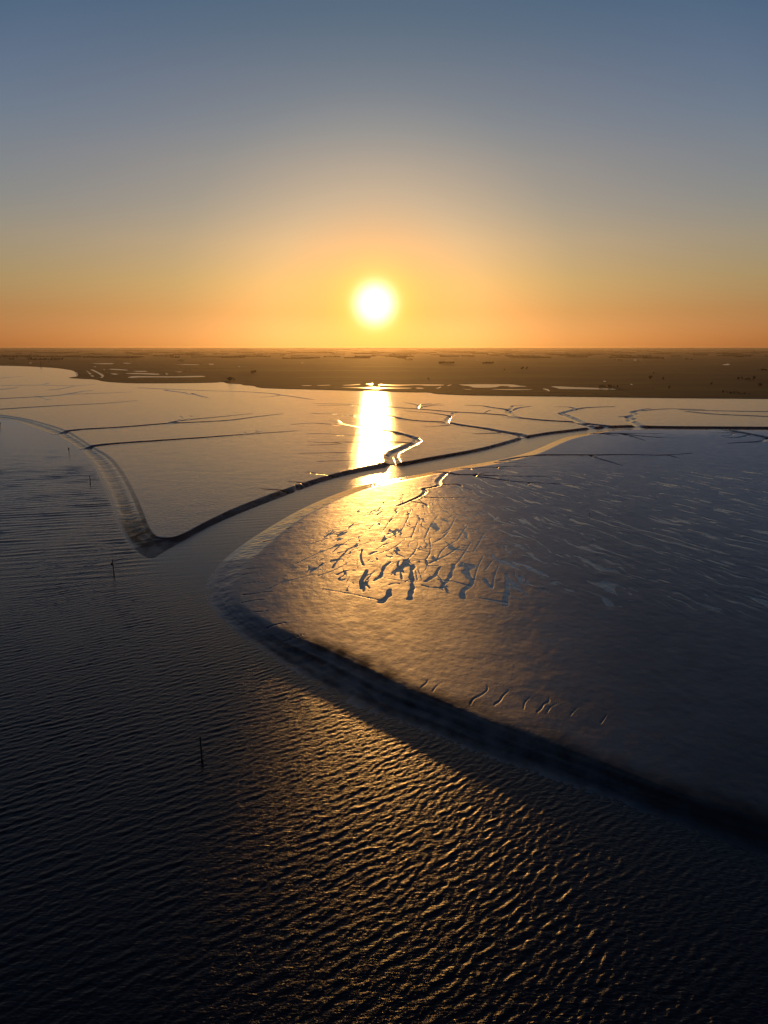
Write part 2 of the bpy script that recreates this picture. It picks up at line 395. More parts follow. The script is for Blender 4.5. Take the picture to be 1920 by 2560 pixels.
POOLS += [('c', q, .2, .42) for q in (
    [(700, 405), (620, 420), (530, 452)], [(640, 465), (560, 492), (480, 532)], [(780, 408), (700, 432), (640, 482)], [(720, 520), (650, 560), (580, 582)], [(940, 380), (930, 400), (862, 432)], [(1012, 440), (1000, 480), (958, 522)],
    [(1060, 420), (1068, 480), (1046, 512)], [(962, 420), (900, 470), (832, 490)], [(1182, 430), (1112, 470), (1090, 522)], [(1240, 440), (1202, 500), (1170, 540)], [(1292, 500), (1262, 560), (1254, 602)], [(1332, 520), (1300, 562)], [(822, 560), (790, 602)], [(1000, 560), (1008, 602)],
    [(562, 575), (500, 592), (418, 612)], [(440, 600), (360, 642)], [(1100, 320), (1062, 370), (1040, 422)], [(1172, 330), (1150, 382), (1118, 402)], [(980, 300), (962, 350), (938, 392)], [(880, 330), (822, 360), (798, 382)], [(700, 470), (760, 450), (800, 440)],
    [(620, 380), (700, 372), (760, 360)], [(740, 330), (800, 322), (850, 300)], [(1360, 540), (1342, 580), (1330, 640)], [(930, 300), (900, 330), (860, 390)], [(1020, 330), (1000, 372), (982, 420)], [(1230, 360), (1200, 400), (1180, 432)], [(1300, 400), (1270, 450), (1250, 480)])]

# ============================================================ the mud flats: one sheet of terrain
def spaced(pairs):
    """row distances: (start, end, step0, step1) sections"""
    out = []
    for a, b, s0, s1 in pairs:
        n = max(2, int(2 * (b - a) / (s0 + s1)))
        t = np.linspace(0, 1, n, endpoint=False)
        out.append(a + (b - a) * ((s0 * t + (s1 - s0) * t * t / 2) / ((s0 + s1) / 2)))
    out.append(np.array([pairs[-1][1]]))
    return np.concatenate(out)

def azimuths(core_deg, n, wide_deg, nw):
    c = np.linspace(-core_deg, core_deg, n)
    wq = core_deg + (wide_deg - core_deg) * (np.linspace(0, 1, nw + 1)[1:]) ** 1.5
    return np.radians(np.concatenate([-wq[::-1], c, wq]))

def polar(rows, az):
    D, A = np.meshgrid(rows, az, indexing='ij')
    return D * np.sin(A), D * np.cos(A)

rows = spaced([(70, 240, .6, .45), (240, 345, .4, .4), (345, 620, .6, 1.4), (620, 1300, 1.6, 2.2), (1300, 4200, 4, 14)])
az = azimuths(35, 1150, 80, 60)
X, Y = polar(rows, az)

def bank(X, Y, spoly, sline, cpoly, cline, H, power=1.0):
    ins_s = inside(X, Y, spoly)
    ins_c = inside(X, Y, cpoly)
    ds, ts = dist_line(X, Y, sline, 130)
    dc, tc_ = dist_line(X, Y, cline, 130)
    ds = np.minimum(ds, 1e3)
    dc = np.minimum(dc, 1e3)
    t = np.where(ins_c, 1.0, ds / (ds + dc + 1e-6))
    z = np.where(ins_s, H * (t ** power if power == 1.0 else t + (sstep(0, 1, t ** 1.25) - t) * (1 - sstep(235, 285, Y))), -np.minimum(2.5, 0.12 * ds))
    return z, np.where(ins_s, ds, -ds), ins_s, ins_c, dc, t

zl, sl_d, il, cl, dcl, tl = bank(X, Y, POLY_L, SHORE_L, CPOLY_L, CREST_L, CREST_H)
zr, sr_d, ir, cr_, dcr, tr = bank(X, Y, POLY_R, SHORE_R, CPOLY_R, CREST_R, CREST_RH, 1.7)
Z = np.maximum(zl, zr)
on_bank = (il & ~cl) | (ir & ~cr_)
# rounding the crest and giving the flats a very gentle rise
Z += np.where(cl, 0.35 * (1 - np.exp(-dcl / 40)), 0) + np.where(cr_, 0.28 * (1 - np.exp(-dcr / 20)), 0)
# rills that run down the banks, and lumps
tt = np.clip(np.where(il, tl, tr), 0, 1)
tipx, tipy = ground(376, 1370)
westb = il & on_bank & (X < tipx + 4) & (Y > tipy)
upst = sstep(tipy, tipy + 25, Y)
prof = np.interp(tl, [0, .10, .18, .34, .55, .68, .76, .84, .93, 1], [0, .30, .32, .12, .22, .95, 1.08, .98, 1.45, CREST_H])
Z += np.where(westb, upst * (prof - CREST_H * tl), 0)
Z += np.where(il & on_bank & (X < ground(380, 1350)[0]), 0.22 * fbm(Y / 5, X / 40, 5, 3) * np.sin(np.pi * tt), 0)
Z += np.where(ir & on_bank & (Y < 260), (.05 * fbm(tr * 9, (X + .6 * Y) / 18, 18, 3) - .14 * np.abs(fbm((X + .6 * Y) / 7, tr * 1.5, 19, 3))) * np.sin(np.pi * tt), 0)
Z += np.where(ir & on_bank, (0.16 * fbm(X / 7, Y / 7, 6, 4) + .08 * fbm(X / 2.2, Y / 2.2, 16, 3)) * np.sin(np.pi * tt), 0)
flat = cl | cr_
Z += np.where(flat, 0.05 * fbm(X / 14, Y / 14, 21, 4) + .018 * fbm(X / 2.4, Y / 3.0, 23, 3) + np.where(cr_, .03 * np.abs(fbm(X / 5, Y / 8, 25, 3)), 0), 0)

wet = np.zeros(X.shape)
# runnels: they fan out towards the near edge of the right flat
X0 = ground(1010, 1400)[0]
Y0 = 290.0
LF, KF = 60.0, 0.53
flow = LF * np.arcsinh(np.sinh(np.clip((X - X0) / LF, -12, 12)) * np.exp(np.clip(KF * (Y - Y0) / LF, -3, 3)))
wx = 5 * fbm(X / 16, Y / 30, 31, 3)
u = (flow + wx) / 3.2
v = (Y + 1.5 * wx) / 22
ridge = fbm(u, v, 41, 3, .5)
line_ = 1 - np.abs(fbm(u * .8 + 7, v * .8, 49, 2)) * 5.5
near_edge = ground(960, 1500)[1]
zone = np.where(cr_, 1, 0) * sstep(6, 25, dcr) * (1 - sstep(350 + 70 * sstep(20, 70, X), 450 + 170 * sstep(20, 70, X), Y + .22 * np.abs(np.minimum(X - X0, 40))))
zone = zone * sstep(near_edge - 12, near_edge + 10, Y + 0.22 * np.maximum(X - X0, 0) + 6 * fbm(X / 18, Y / 18, 51, 2))
run = np.maximum(sstep(0.25, 0.42, ridge + .06 * sstep(20, 70, X)), sstep(.5, .9, line_) * sstep(-.15, .1, ridge)) * zone
Z -= 0.03 * run
wet = np.maximum(wet, sstep(.5, .95, run) * (1 - .45 * sstep(20, 80, X)))
Z += 0.05 * zone * fbm(u * 1.3, v * 1.6, 45, 3)
for wnd, pts, w0, w1 in POOLS:
    ln = smooth_line(gp(wnd, pts, 2.0), 2)
    d, t = dist_line(X, Y, ln, 8)
    wd = (w0 + (w1 - w0) * t) * (.9 + .9 * np.clip(perlin(X / 2.0, Y / 6, 77), -.8, 1))
    k = 1 - sstep(wd * .55, wd * 1.15, d)
    Z -= 0.045 * k
    wet = np.maximum(wet, k)
film = np.where(ir & on_bank, np.where(Y > 262, 1 - sstep(.80, .93, tr + .05 * fbm(X / 5, Y / 5, 61, 3)), .25 * (1 - sstep(.12, .34, tr))), 0)

# creeks, cut into the flats
for ci, (wnd, pts, w0, w1) in enumerate(CREEKS):
    if wnd in 'ck':
        w0, w1 = w0 * .55, w1 * .55
    ln = smooth_line(gp(wnd, pts, 1.6), 2)
    d, t = dist_line(X, Y, ln, 2.2 * max(w0, w1) + 4)
    m = d < 1e8
    if not m.any():
        continue
    wob = 1 + 0.35 * np.clip(perlin(X[m] / 9 + ci, Y[m] / 9, 91), -1, 1)
    wd = (w0 + (w1 - w0) * t[m]) * wob
    dep = np.minimum(1.5, 0.03 + 0.29 * wd)
    k = 1 - sstep(wd * .18, wd * .75, d[m])
    levee = 0.10 * dep * np.exp(-((d[m] - wd) / (wd * .4)) ** 2)
    zz = Z[m]
    Z[m] = np.maximum(np.minimum(zz, zz - dep * k), np.minimum(zz, -0.25)) + np.where(flat[m], levee, 0)
    wet[m] = np.maximum(wet[m], 1 - sstep(wd * .12, wd * .3, d[m]))

landin = inside(X, Y, np.vstack([LAND, [(9000, 9000), (-9000, 9000)]]))
keepm = (Z > -1.2)
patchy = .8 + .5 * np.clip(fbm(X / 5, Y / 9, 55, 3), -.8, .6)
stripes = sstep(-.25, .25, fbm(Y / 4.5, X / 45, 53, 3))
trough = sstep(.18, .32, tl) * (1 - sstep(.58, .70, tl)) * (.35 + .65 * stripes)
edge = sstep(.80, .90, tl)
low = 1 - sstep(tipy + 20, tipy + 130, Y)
dry_shade = np.where(westb, np.maximum(trough * (.25 + .75 * low), .8 * edge * (.4 + .6 * low)), 0)
dry_shade = np.maximum(dry_shade, np.where(westb, (1 - sstep(tipy + 20, tipy + 75, Y)) * sstep(.03, .2, tl), 0))
dry_shade = np.maximum(dry_shade, np.where(on_bank & il & ~westb, .85, 0))  # far bank of the gully: shade deepened by cutting the gloss
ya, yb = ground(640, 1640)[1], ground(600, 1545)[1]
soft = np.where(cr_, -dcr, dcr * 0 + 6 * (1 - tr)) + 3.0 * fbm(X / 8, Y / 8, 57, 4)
dry_shade = np.maximum(dry_shade, np.where(ir, sstep(-.12, .3, np.where(cr_, 1, tr)) * sstep(-6, 1.5, soft) * (1 - sstep(ya, yb, Y)) * (.85 + .6 * np.clip(fbm(tr * 7, (X + .6 * Y) / 26, 59, 3), -.6, .3)), 0)) * patchy  # near bank: gloss cut to deepen its shade, with a soft upper edge
dull = np.where(ir, .78 + .22 * sstep(20, 75, dist_line(X, Y, CREST_R[:len(CREST_R) * 55 // 100], 130)[0]), 0.0)
mud_me = grid_mesh('mud_flats', X, Y, Z, keepm, {'wet': wet, 'dull': dull, 'dry_shade': np.clip(dry_shade, 0, 1), 'film': film, 'sheen': np.where(ir, dull * (.25 + .75 * sstep(-52, -8, X)) * (1 - sstep(25, 95, X + 10 * fbm(X / 30, Y / 30, 58, 3) - .15 * (Y - 250))), 0)})

mud, t, bs = material('wet_mud')
geo = t.n('ShaderNodeNewGeometry')
wa = t.n('ShaderNodeAttribute', attribute_name='wet')
wetf = t.n('ShaderNodeMapRange', {0: wa.outputs['Fac'], 1: .3, 2: .7}).outputs[0]
pos = geo.outputs['Position']
n_big = t.n('ShaderNodeTexNoise', {'Vector': pos, 'Scale': 0.035, 'Detail': 5.0, 'Roughness': .6})
n_mid = t.n('ShaderNodeTexNoise', {'Vector': pos, 'Scale': 0.45, 'Detail': 5.0, 'Roughness': .6})
n_film = t.n('ShaderNodeTexNoise', {'Vector': pos, 'Scale': 0.22, 'Detail': 7.0, 'Roughness': .68})
n_fine = t.n('ShaderNodeTexNoise', {'Vector': pos, 'Scale': 2.2, 'Detail': 4.0, 'Roughness': .6})
colr = t.mix(n_big.outputs[0], (0.016, 0.015, 0.015, 1), (0.028, 0.025, 0.023, 1))
colr = t.mix(wetf, colr, (0.010, 0.012, 0.015, 1))
dull = t.n('ShaderNodeAttribute', attribute_name='dull').outputs['Fac']
hgt = t.m('ADD', t.m('MULTIPLY', n_mid.outputs[0], 0.10), t.m('MULTIPLY', n_fine.outputs[0], 0.035))
filmb = t.n('ShaderNodeAttribute', attribute_name='film').outputs['Fac']
bmp = t.n('ShaderNodeBump', {'Strength': 1.0, 'Distance': 1.0, 'Height': t.m('MULTIPLY', t.m('MULTIPLY', t.m('SUBTRACT', hgt, 0.0675), t.fmix(dull, 1.35, .7)), t.m('SUBTRACT', 1.0, t.m('MAXIMUM', wetf, t.m('MULTIPLY', filmb, .8))))})
rough = t.m('ADD', t.fmix(dull, 0.195, 0.52), t.m('MULTIPLY_ADD', n_film.outputs[0], 0.36, -0.18))
film = t.n('ShaderNodeAttribute', attribute_name='film').outputs['Fac']
rough = t.fmix(film, t.fmix(wetf, rough, 0.07), 0.16)
dif = t.n('ShaderNodeBsdfDiffuse', {'Color': colr, 'Normal': bmp.outputs[0]})
glo = t.n('ShaderNodeBsdfGlossy', {'Color': (1, 1, 1, 1), 'Roughness': rough, 'Normal': bmp.outputs[0]}, distribution='BECKMANN')
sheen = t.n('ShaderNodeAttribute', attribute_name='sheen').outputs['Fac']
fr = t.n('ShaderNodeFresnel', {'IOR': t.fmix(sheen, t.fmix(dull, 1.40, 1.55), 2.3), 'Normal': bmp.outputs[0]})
dry_shade = t.n('ShaderNodeAttribute', attribute_name='dry_shade').outputs['Fac']  # drained mud, plus bank shade put in as lost reflection
ms = t.n('ShaderNodeMixShader', {0: t.m('MULTIPLY', fr.outputs[0], t.m('MULTIPLY_ADD', dry_shade, -.88, 1.0)), 1: dif.outputs[0], 2: glo.outputs[0]})
t.t.links.new(ms.outputs[0], t.t.nodes['Material Output'].inputs[0])
t.t.nodes.remove(bs)
tag(link_mesh('mud_flats', mud_me, mud), kind='structure')

# ============================================================ the river and the gully: one water sheet with real waves
rows = spaced([(25, 70, .5, .3), (70, 200, .24, .26), (200, 540, .30, .7), (540, 1500, 1.5, 6)])
azw = azimuths(36, 1000, 80, 70)
X, Y = polar(rows, azw)
_, dl, il, cl, dcl, tl = bank(X, Y, POLY_L, SHORE_L, CPOLY_L, CREST_L, CREST_H)
_, dr, ir, cr_, dcr, tr = bank(X, Y, POLY_R, SHORE_R, CPOLY_R, CREST_R, CREST_RH)
sd = np.minimum(-dl, -dr)                                   # distance out from the nearest shore, negative on land
# the gully is sheltered: calm water
gx0, gy0 = ground(470, 1440)
gx1, gy1 = ground(330, 1395)
mouth = ((X - gx1) * (gy0 - gy1) - (Y - gy1) * (gx0 - gx1)) / math.hypot(gx0 - gx1, gy0 - gy1)
lee = sstep(-40, 14, -mouth) * sstep(gx1 - 8, gx1 + 12, X)
ops = (1 - .85 * lee) * sstep(-3, 3, sd)
rng = np.random.RandomState(4)
def waves(n, lam0, lam1, ang, spread, amp):
    out = np.zeros(X.shape)
    for k in range(n):
        lam = lam0 * (lam1 / lam0) ** rng.rand()
        a = R(ang) + rng.randn() * R(spread)
        kk = 2 * np.pi / lam
        ph = kk * (X * -math.sin(a) + Y * math.cos(a)) + rng.rand() * 6.283
        out += amp * lam * np.sin(ph)
    return out / math.sqrt(n)
gust = np.clip(0.85 + 0.55 * fbm(X / 42, Y / 60, 61, 3), .35, 1.4)
swell = waves(30, 1.4, 2.9, 26, 15, .017)
chop = waves(48, .65, 1.7, 44, 30, .025)
right = sstep(-45, 45, X + 0.2 * (Y - 120))
cross = waves(26, 1.1, 2.4, 60, 20, .019)
upstream = waves(26, 3.5, 8.0, 14, 6, .020) * sstep(190, 300, Y)
Wv = .84 * (swell * (1 - .6 * right) + chop + cross * 1.2 * right + upstream) * gust * ops
Wv = Wv + 0.12 * Wv * np.abs(Wv) / 0.1                        # sharper crests
far_fade = 1 - sstep(500, 900, np.hypot(X, Y))
water_me = grid_mesh('river_water', X, Y, Wv * far_fade, sd > -3.5, {'calm': lee})
wat, t, bs = material('river_water')
geo = t.n('ShaderNodeNewGeometry')
pos = geo.outputs['Position']
calm = t.n('ShaderNodeAttribute', attribute_name='calm').outputs['Fac']
mp = t.n('ShaderNodeMapping', {'Vector': pos, 'Rotation': (0, 0, R(-36)), 'Scale': (0.35, 1.0, 1.0)})
r1 = t.n('ShaderNodeTexNoise', {'Vector': mp.outputs[0], 'Scale': 2.6, 'Detail': 4.0, 'Roughness': .6, 'Distortion': .4})
r2 = t.n('ShaderNodeTexNoise', {'Vector': pos, 'Scale': 5.5, 'Detail': 3.0, 'Roughness': .6})
hh = t.m('ADD', t.m('MULTIPLY', r1.outputs[0], 0.09), t.m('MULTIPLY', r2.outputs[0], 0.03))
hh = t.m('MULTIPLY', hh, t.fmix(calm, 1.0, 0.35))
bmp = t.n('ShaderNodeBump', {'Strength': 1.0, 'Distance': 1.0, 'Height': hh})
t.t.links.new(bmp.outputs[0], bs.inputs['Normal'])
dif = t.n('ShaderNodeBsdfDiffuse', {'Color': (0.003, 0.004, 0.006, 1), 'Normal': bmp.outputs[0]})
glo = t.n('ShaderNodeBsdfGlossy', {'Color': (1, 1, 1, 1), 'Roughness': t.fmix(calm, .31, .24), 'Normal': bmp.outputs[0]}, distribution='BECKMANN')
fr = t.n('ShaderNodeFresnel', {'IOR': 1.33, 'Normal': bmp.outputs[0]})
ms = t.n('ShaderNodeMixShader', {0: fr.outputs[0], 1: dif.outputs[0], 2: glo.outputs[0]})
t.t.links.new(ms.outputs[0], t.t.nodes['Material Output'].inputs[0])
t.t.nodes.remove(bs)
tag(link_mesh('river_water', water_me, wat), kind='structure')

# ============================================================ the green land beyond
rows = np.concatenate([spaced([(1050, 2300, 3, 5), (2300, 6000, 12, 60)]), np.geomspace(6100, 29500, 50)])
azl = azimuths(36, 420, 62, 14)
X, Y = polar(rows, azl)
X, Y = np.clip(X, -30000, 30000), Y
lp = np.vstack([LAND, [(30000, LAND[-1][1] - 500), (30000, 31000), (-30000, 31000), (-30000, LAND[0][1])]])
inl = inside(X, Y, lp)
d, _ = dist_line(X, Y, LAND, 300)
d = np.minimum(d, 300)
Zl = np.where(inl, 1.0 + (LAND_H - 1.0) * sstep(0, 10, d) + .08 * np.clip(fbm(X / 60, Y / 60, 8, 3), -1, 1), 1.0 - .3 * np.minimum(d, 10))
def upland(d):
    return 76.0 * sstep(11000, 29500, d)
Zl = Zl + upland(np.hypot(X, Y))
land_me = grid_mesh('marsh_land', X, Y, Zl, inl)
lm, t, bs = material('marsh_grass')
geo = t.n('ShaderNodeNewGeometry')
pos = geo.outputs['Position']
mpf = t.n('ShaderNodeMapping', {'Vector': pos, 'Rotation': (0, 0, R(8)), 'Scale': (0.0025, 0.006, 1.0)})
vor = t.n('ShaderNodeTexVoronoi', {'Vector': mpf.outputs[0], 'Scale': 1.0, 'Randomness': .8}, distance='CHEBYCHEV')
fieldc = t.ramp(t.n('ShaderNodeSeparateColor', {0: vor.outputs['Color']}).outputs[0], [(0, (.018, .026, .006)), (.35, (.030, .052, .006)), (.6, (.026, .024, .011)), (.85, (.050, .078, .008)), (1, (.050, .042, .02))], 'CONSTANT')
nz = t.n('ShaderNodeTexNoise', {'Vector': pos, 'Scale': 0.02, 'Detail': 6.0, 'Roughness': .65})
lc = t.mix(t.m('MULTIPLY', nz.outputs[0], .8), fieldc, (.020, .019, .008, 1))
mpd = t.n('ShaderNodeMapping', {'Vector': pos, 'Rotation': (0, 0, R(5)), 'Scale': (0.0012, 0.016, 1.0)})
dit = t.n('ShaderNodeTexNoise', {'Vector': mpd.outputs[0], 'Scale': 1.0, 'Detail': 3.0, 'Roughness': .5})
lc = t.mix(t.ramp(dit.outputs[0], [(.50, (0, 0, 0)), (.56, (1, 1, 1)), (.60, (1, 1, 1)), (.66, (0, 0, 0))]), lc, (.008, .009, .004, 1))
t.t.links.new(lc, bs.inputs['Base Color'])
bs.inputs['Roughness'].default_value = 0.9
bs.inputs['Specular IOR Level'].default_value = 0.1
tag(link_mesh('marsh_land', land_me, lm), kind='structure')

# ponds: flat sheets of water on the land
POND_PX = [
    ('f', [(0, 418), (100, 420), (300, 417), (530, 419), (500, 431), (370, 432), (290, 425), (215, 428), (120, 435), (60, 433), (0, 426), (-60, 421)]),
    ('f', [(-390, 443), (0, 445), (200, 446), (258, 451), (180, 457), (0, 456), (-160, 453), (-310, 449)]),
    ('f', [(270, 446), (330, 447), (352, 455), (290, 458)]), ('f', [(450, 452), (478, 440), (498, 440), (484, 451), (458, 456)]), ('f', [(540, 430), (575, 420), (590, 420), (565, 431)]),
    ('f', [(640, 420), (760, 417), (1000, 417), (1120, 419), (1160, 429), (1255, 436), (1140, 441), (1080, 443), (1085, 434), (1000, 431), (965, 446), (780, 448), (758, 440), (740, 433), (680, 428)]),
    ('f', [(920, 459), (1100, 460), (1325, 463), (1200, 468), (1000, 467)]), ('f', [(665, 459), (775, 461), (740, 465)]), ('f', [(1362, 454), (1410, 457), (1435, 470), (1428, 483), (1412, 472), (1385, 463)]),
    ('f', [(1435, 436), (1500, 434), (1620, 442), (1800, 447), (2012, 458), (1990, 465), (1800, 462), (1659, 459), (1520, 459), (1480, 446)]),
    ('e', [(945, 426), (1035, 426), (1030, 432), (960, 432)]), ('e', [(1078, 425), (1190, 422), (1202, 427), (1090, 431)]), ('e', [(1298, 425), (1450, 415), (1457, 420), (1400, 427), (1310, 429)]), ('e', [(1500, 415), (1560, 413), (1562, 420), (1545, 424)]), 
    ('d', [(1100, 358), (1150, 345), (1250, 348), (1500, 350), (1659, 345), (1740, 344), (1785, 349), (1740, 355), (1659, 357), (1450, 359), (1350, 357), (1180, 359), (1140, 364)]),
    ('d', [(778, 290), (800, 289), (850, 312), (897, 338), (897, 352), (880, 363), (862, 363), (880, 350), (868, 339), (828, 314)]),
    ('d', [(938, 286), (1000, 284), (1102, 292), (1107, 298), (1050, 296), (960, 292)]), ('d', [(1135, 304), (1200, 301), (1272, 302), (1270, 309), (1200, 310)]), ('d', [(1075, 322), (1200, 319), (1360, 325), (1388, 332), (1340, 336), (1250, 331), (1120, 329)]),
    ('d', [(952, 324), (1022, 325), (1012, 334), (980, 334)]), ('d', [(785, 238), (900, 235), (988, 237), (980, 244), (880, 244)]), ('d', [(1060, 233), (1130, 234), (1128, 239), (1070, 238)]), ('d', [(780, 341), (810, 341), (814, 351), (790, 351)]), ('d', [(760, 316), (778, 316), (792, 331), (770, 331)]),
    ('d', [(745, 302), (760, 302), (770, 311), (756, 311)]), ('d', [(812, 263), (828, 263), (828, 270), (814, 270)]), ('d', [(1498, 310), (1580, 307), (1562, 314)]), ('d', [(1428, 325), (1456, 325), (1452, 333), (1432, 333)]), ('d', [(1500, 246), (1659, 245), (1740, 247), (1659, 251)]), ('d', [(650, 312), (664, 312), (674, 330), (674, 345), (664, 345), (656, 328)]), ('d', [(890, 290), (908, 288), (906, 296)]), ('d', [(250, 232), (275, 232), (275, 237), (252, 237)]),
    ('g', [(494, 205), (522, 204), (526, 211), (500, 212)]), ('g', [(1262, 249), (1298, 240), (1332, 241), (1322, 252), (1280, 253)]), ('g', [(233, 388), (262, 389), (262, 396), (240, 396)]), ('g', [(466, 415), (490, 415), (489, 423), (470, 422)]), ('g', [(553, 208), (566, 205), (563, 212)]),
    ('e', [(943, 233), (957, 226), (958, 235), (946, 237)]), ('f', [(800, 210), (814, 203), (812, 213)]), ('e', [(140, 241), (190, 241), (188, 246), (145, 246)]), ('e', [(400, 266), (416, 258), (414, 270)]),
]
pw, t, bs = material('pond_water')
geo = t.n('ShaderNodeNewGeometry')
nz = t.n('ShaderNodeTexNoise', {'Vector': geo.outputs['Position'], 'Scale': 0.8, 'Detail': 3.0})
t.t.links.new(t.n('ShaderNodeBump', {'Strength': 1.0, 'Distance': .03, 'Height': nz.outputs[0]}).outputs[0], bs.inputs['Normal'])
bs.inputs['Base Color'].default_value = (0.006, 0.008, 0.010, 1)
bs.inputs['Roughness'].default_value = 0.22
bs.inputs['IOR'].default_value = 1.33
for wnd, pts in POND_PX:
    ln = smooth_line(gp(wnd, pts + pts[:1], LAND_H), 1)[:-1]
    me = bpy.data.meshes.new('pond')
    me.from_pydata([(x, y, LAND_H + .15) for x, y in ln], [], [list(range(len(ln)))])
    me.update()
    if me.polygons[0].normal.z < 0:
        me.flip_normals()
    tag(link_mesh('pond', me, pw), kind='structure')

# ============================================================ low hills on the horizon, left
def hill_mesh():
    a = np.radians(np.linspace(-40, -14.5, 160))
    prof = np.sin(np.linspace(0, np.pi, 9))
    r = np.linspace(19000, 24000, 9)
    D, A = np.meshgrid(r, a, indexing='ij')
    hh = 40 + 20 * fbm(np.degrees(a) * .8, 0 * a + .3, 71, 3) + 14 * fbm(np.degrees(a) * 6, 0 * a + .7, 72, 3)
    hh = np.clip(hh, 4, 62) * sstep(-14.6, -18, np.degrees(a))
    return grid_mesh('hills', D * np.sin(A), D * np.cos(A), 2 + prof[:, None] * hh[None, :])
hm, t, bs = material('far_hill')
bs.inputs['Base Color'].default_value = (.04, .042, .02, 1)
bs.inputs['Roughness'].default_value = 0.95
tag(link_mesh('hills', hill_mesh(), hm), kind='structure')

# ============================================================ trees
leaf, t, bs = material('dark_foliage')
geo = t.n('ShaderNodeNewGeometry')
nz = t.n('ShaderNodeTexNoise', {'Vector': geo.outputs['Position'], 'Scale': .7, 'Detail': 2.0})
t.t.links.new(t.mix(nz.outputs[0], (.025, .035, .010, 1), (.055, .062, .020, 1)), bs.inputs['Base Color'])
bs.inputs['Roughness'].default_value = .8
bark, t, bs = material('bark')
bs.inputs['Base Color'].default_value = (.06, .045, .03, 1)
bs.inputs['Roughness'].default_value = .9

def crown_mesh(seed, wide, tall):
    rnd = random.Random(seed)
    V, Fc = [], []
    lobes = [(rnd.uniform(-.55, .55) * wide, rnd.uniform(-.5, .5) * wide, rnd.uniform(.35, .85) * tall, rnd.uniform(.30, .5) * wide) for _ in range(9)]
    for _ in range(420):
        lx, ly, lz, lr = rnd.choice(lobes)
        while True:
            p = Vector((rnd.uniform(-1, 1), rnd.uniform(-1, 1), rnd.uniform(-1, 1)))
            if p.length < 1:
                break
        c = Vector((lx, ly, lz)) + p * lr
        c.z = max(c.z, .18 * tall)
        n = Vector((rnd.uniform(-1, 1), rnd.uniform(-1, 1), rnd.uniform(-1, 1))).normalized()
        a = n.orthogonal().normalized() * rnd.uniform(.25, .55)
        b = n.cross(a).normalized() * rnd.uniform(.25, .55)
        k = len(V)
        V += [tuple(c - a - b), tuple(c + a - b * .6), tuple(c + a * .7 + b), tuple(c - a * .8 + b * .8)]
        Fc.append((k, k + 1, k + 2, k + 3))
    me = bpy.data.meshes.new('crown')
    me.from_pydata(V, [], Fc)
    return me

def tube_mesh(name, rings, n=10):
    """rings: (x, y, z, radius) bottom to top, closed at both ends"""
    V, Fc = [], []
    for x, y, z, r in rings:
        for k in range(n):
            a = 2 * math.pi * k / n
            V.append((x + r * math.cos(a), y + r * math.sin(a), z))
    for i in range(len(rings) - 1):
        for k in range(n):
            Fc.append((i * n + k, i * n + (k + 1) % n, (i + 1) * n + (k + 1) % n, (i + 1) * n + k))
    Fc.append(tuple(range(n))[::-1])
    Fc.append(tuple((len(rings) - 1) * n + k for k in range(n)))
    me = bpy.data.meshes.new(name)
    me.from_pydata(V, [], Fc)
    return me

KINDS = []
for sd_, wd_, tl_ in ((1, 4.2, 9.5), (2, 3.4, 11.0), (3, 5.0, 8.0)):
    KINDS.append((crown_mesh(sd_, wd_, tl_), tube_mesh('trunk', [(0, 0, -.3, .35), (.05, 0, 1.5, .26), (0, .1, tl_ * .45, .16), (.1, 0, tl_ * .7, .06)], 7)))
    KINDS[-1][0].materials.append(leaf)
    KINDS[-1][1].materials.append(bark)
tree_no = [0]
rt = random.Random(12)
def tree(x, y, scale, label, group):
    o = empty('tree', (x, y, LAND_H - .1), rt.uniform(0, 6.28))
    o.scale = (scale * rt.uniform(.85, 1.25), scale * rt.uniform(.85, 1.25), scale * rt.uniform(.85, 1.1))
    cm, tm = KINDS[tree_no[0] % 3]
    tree_no[0] += 1
    for nm, me in (('crown', cm), ('trunk', tm)):
        link_mesh(nm, me, None, o)
    tag(o, label, 'tree', group)
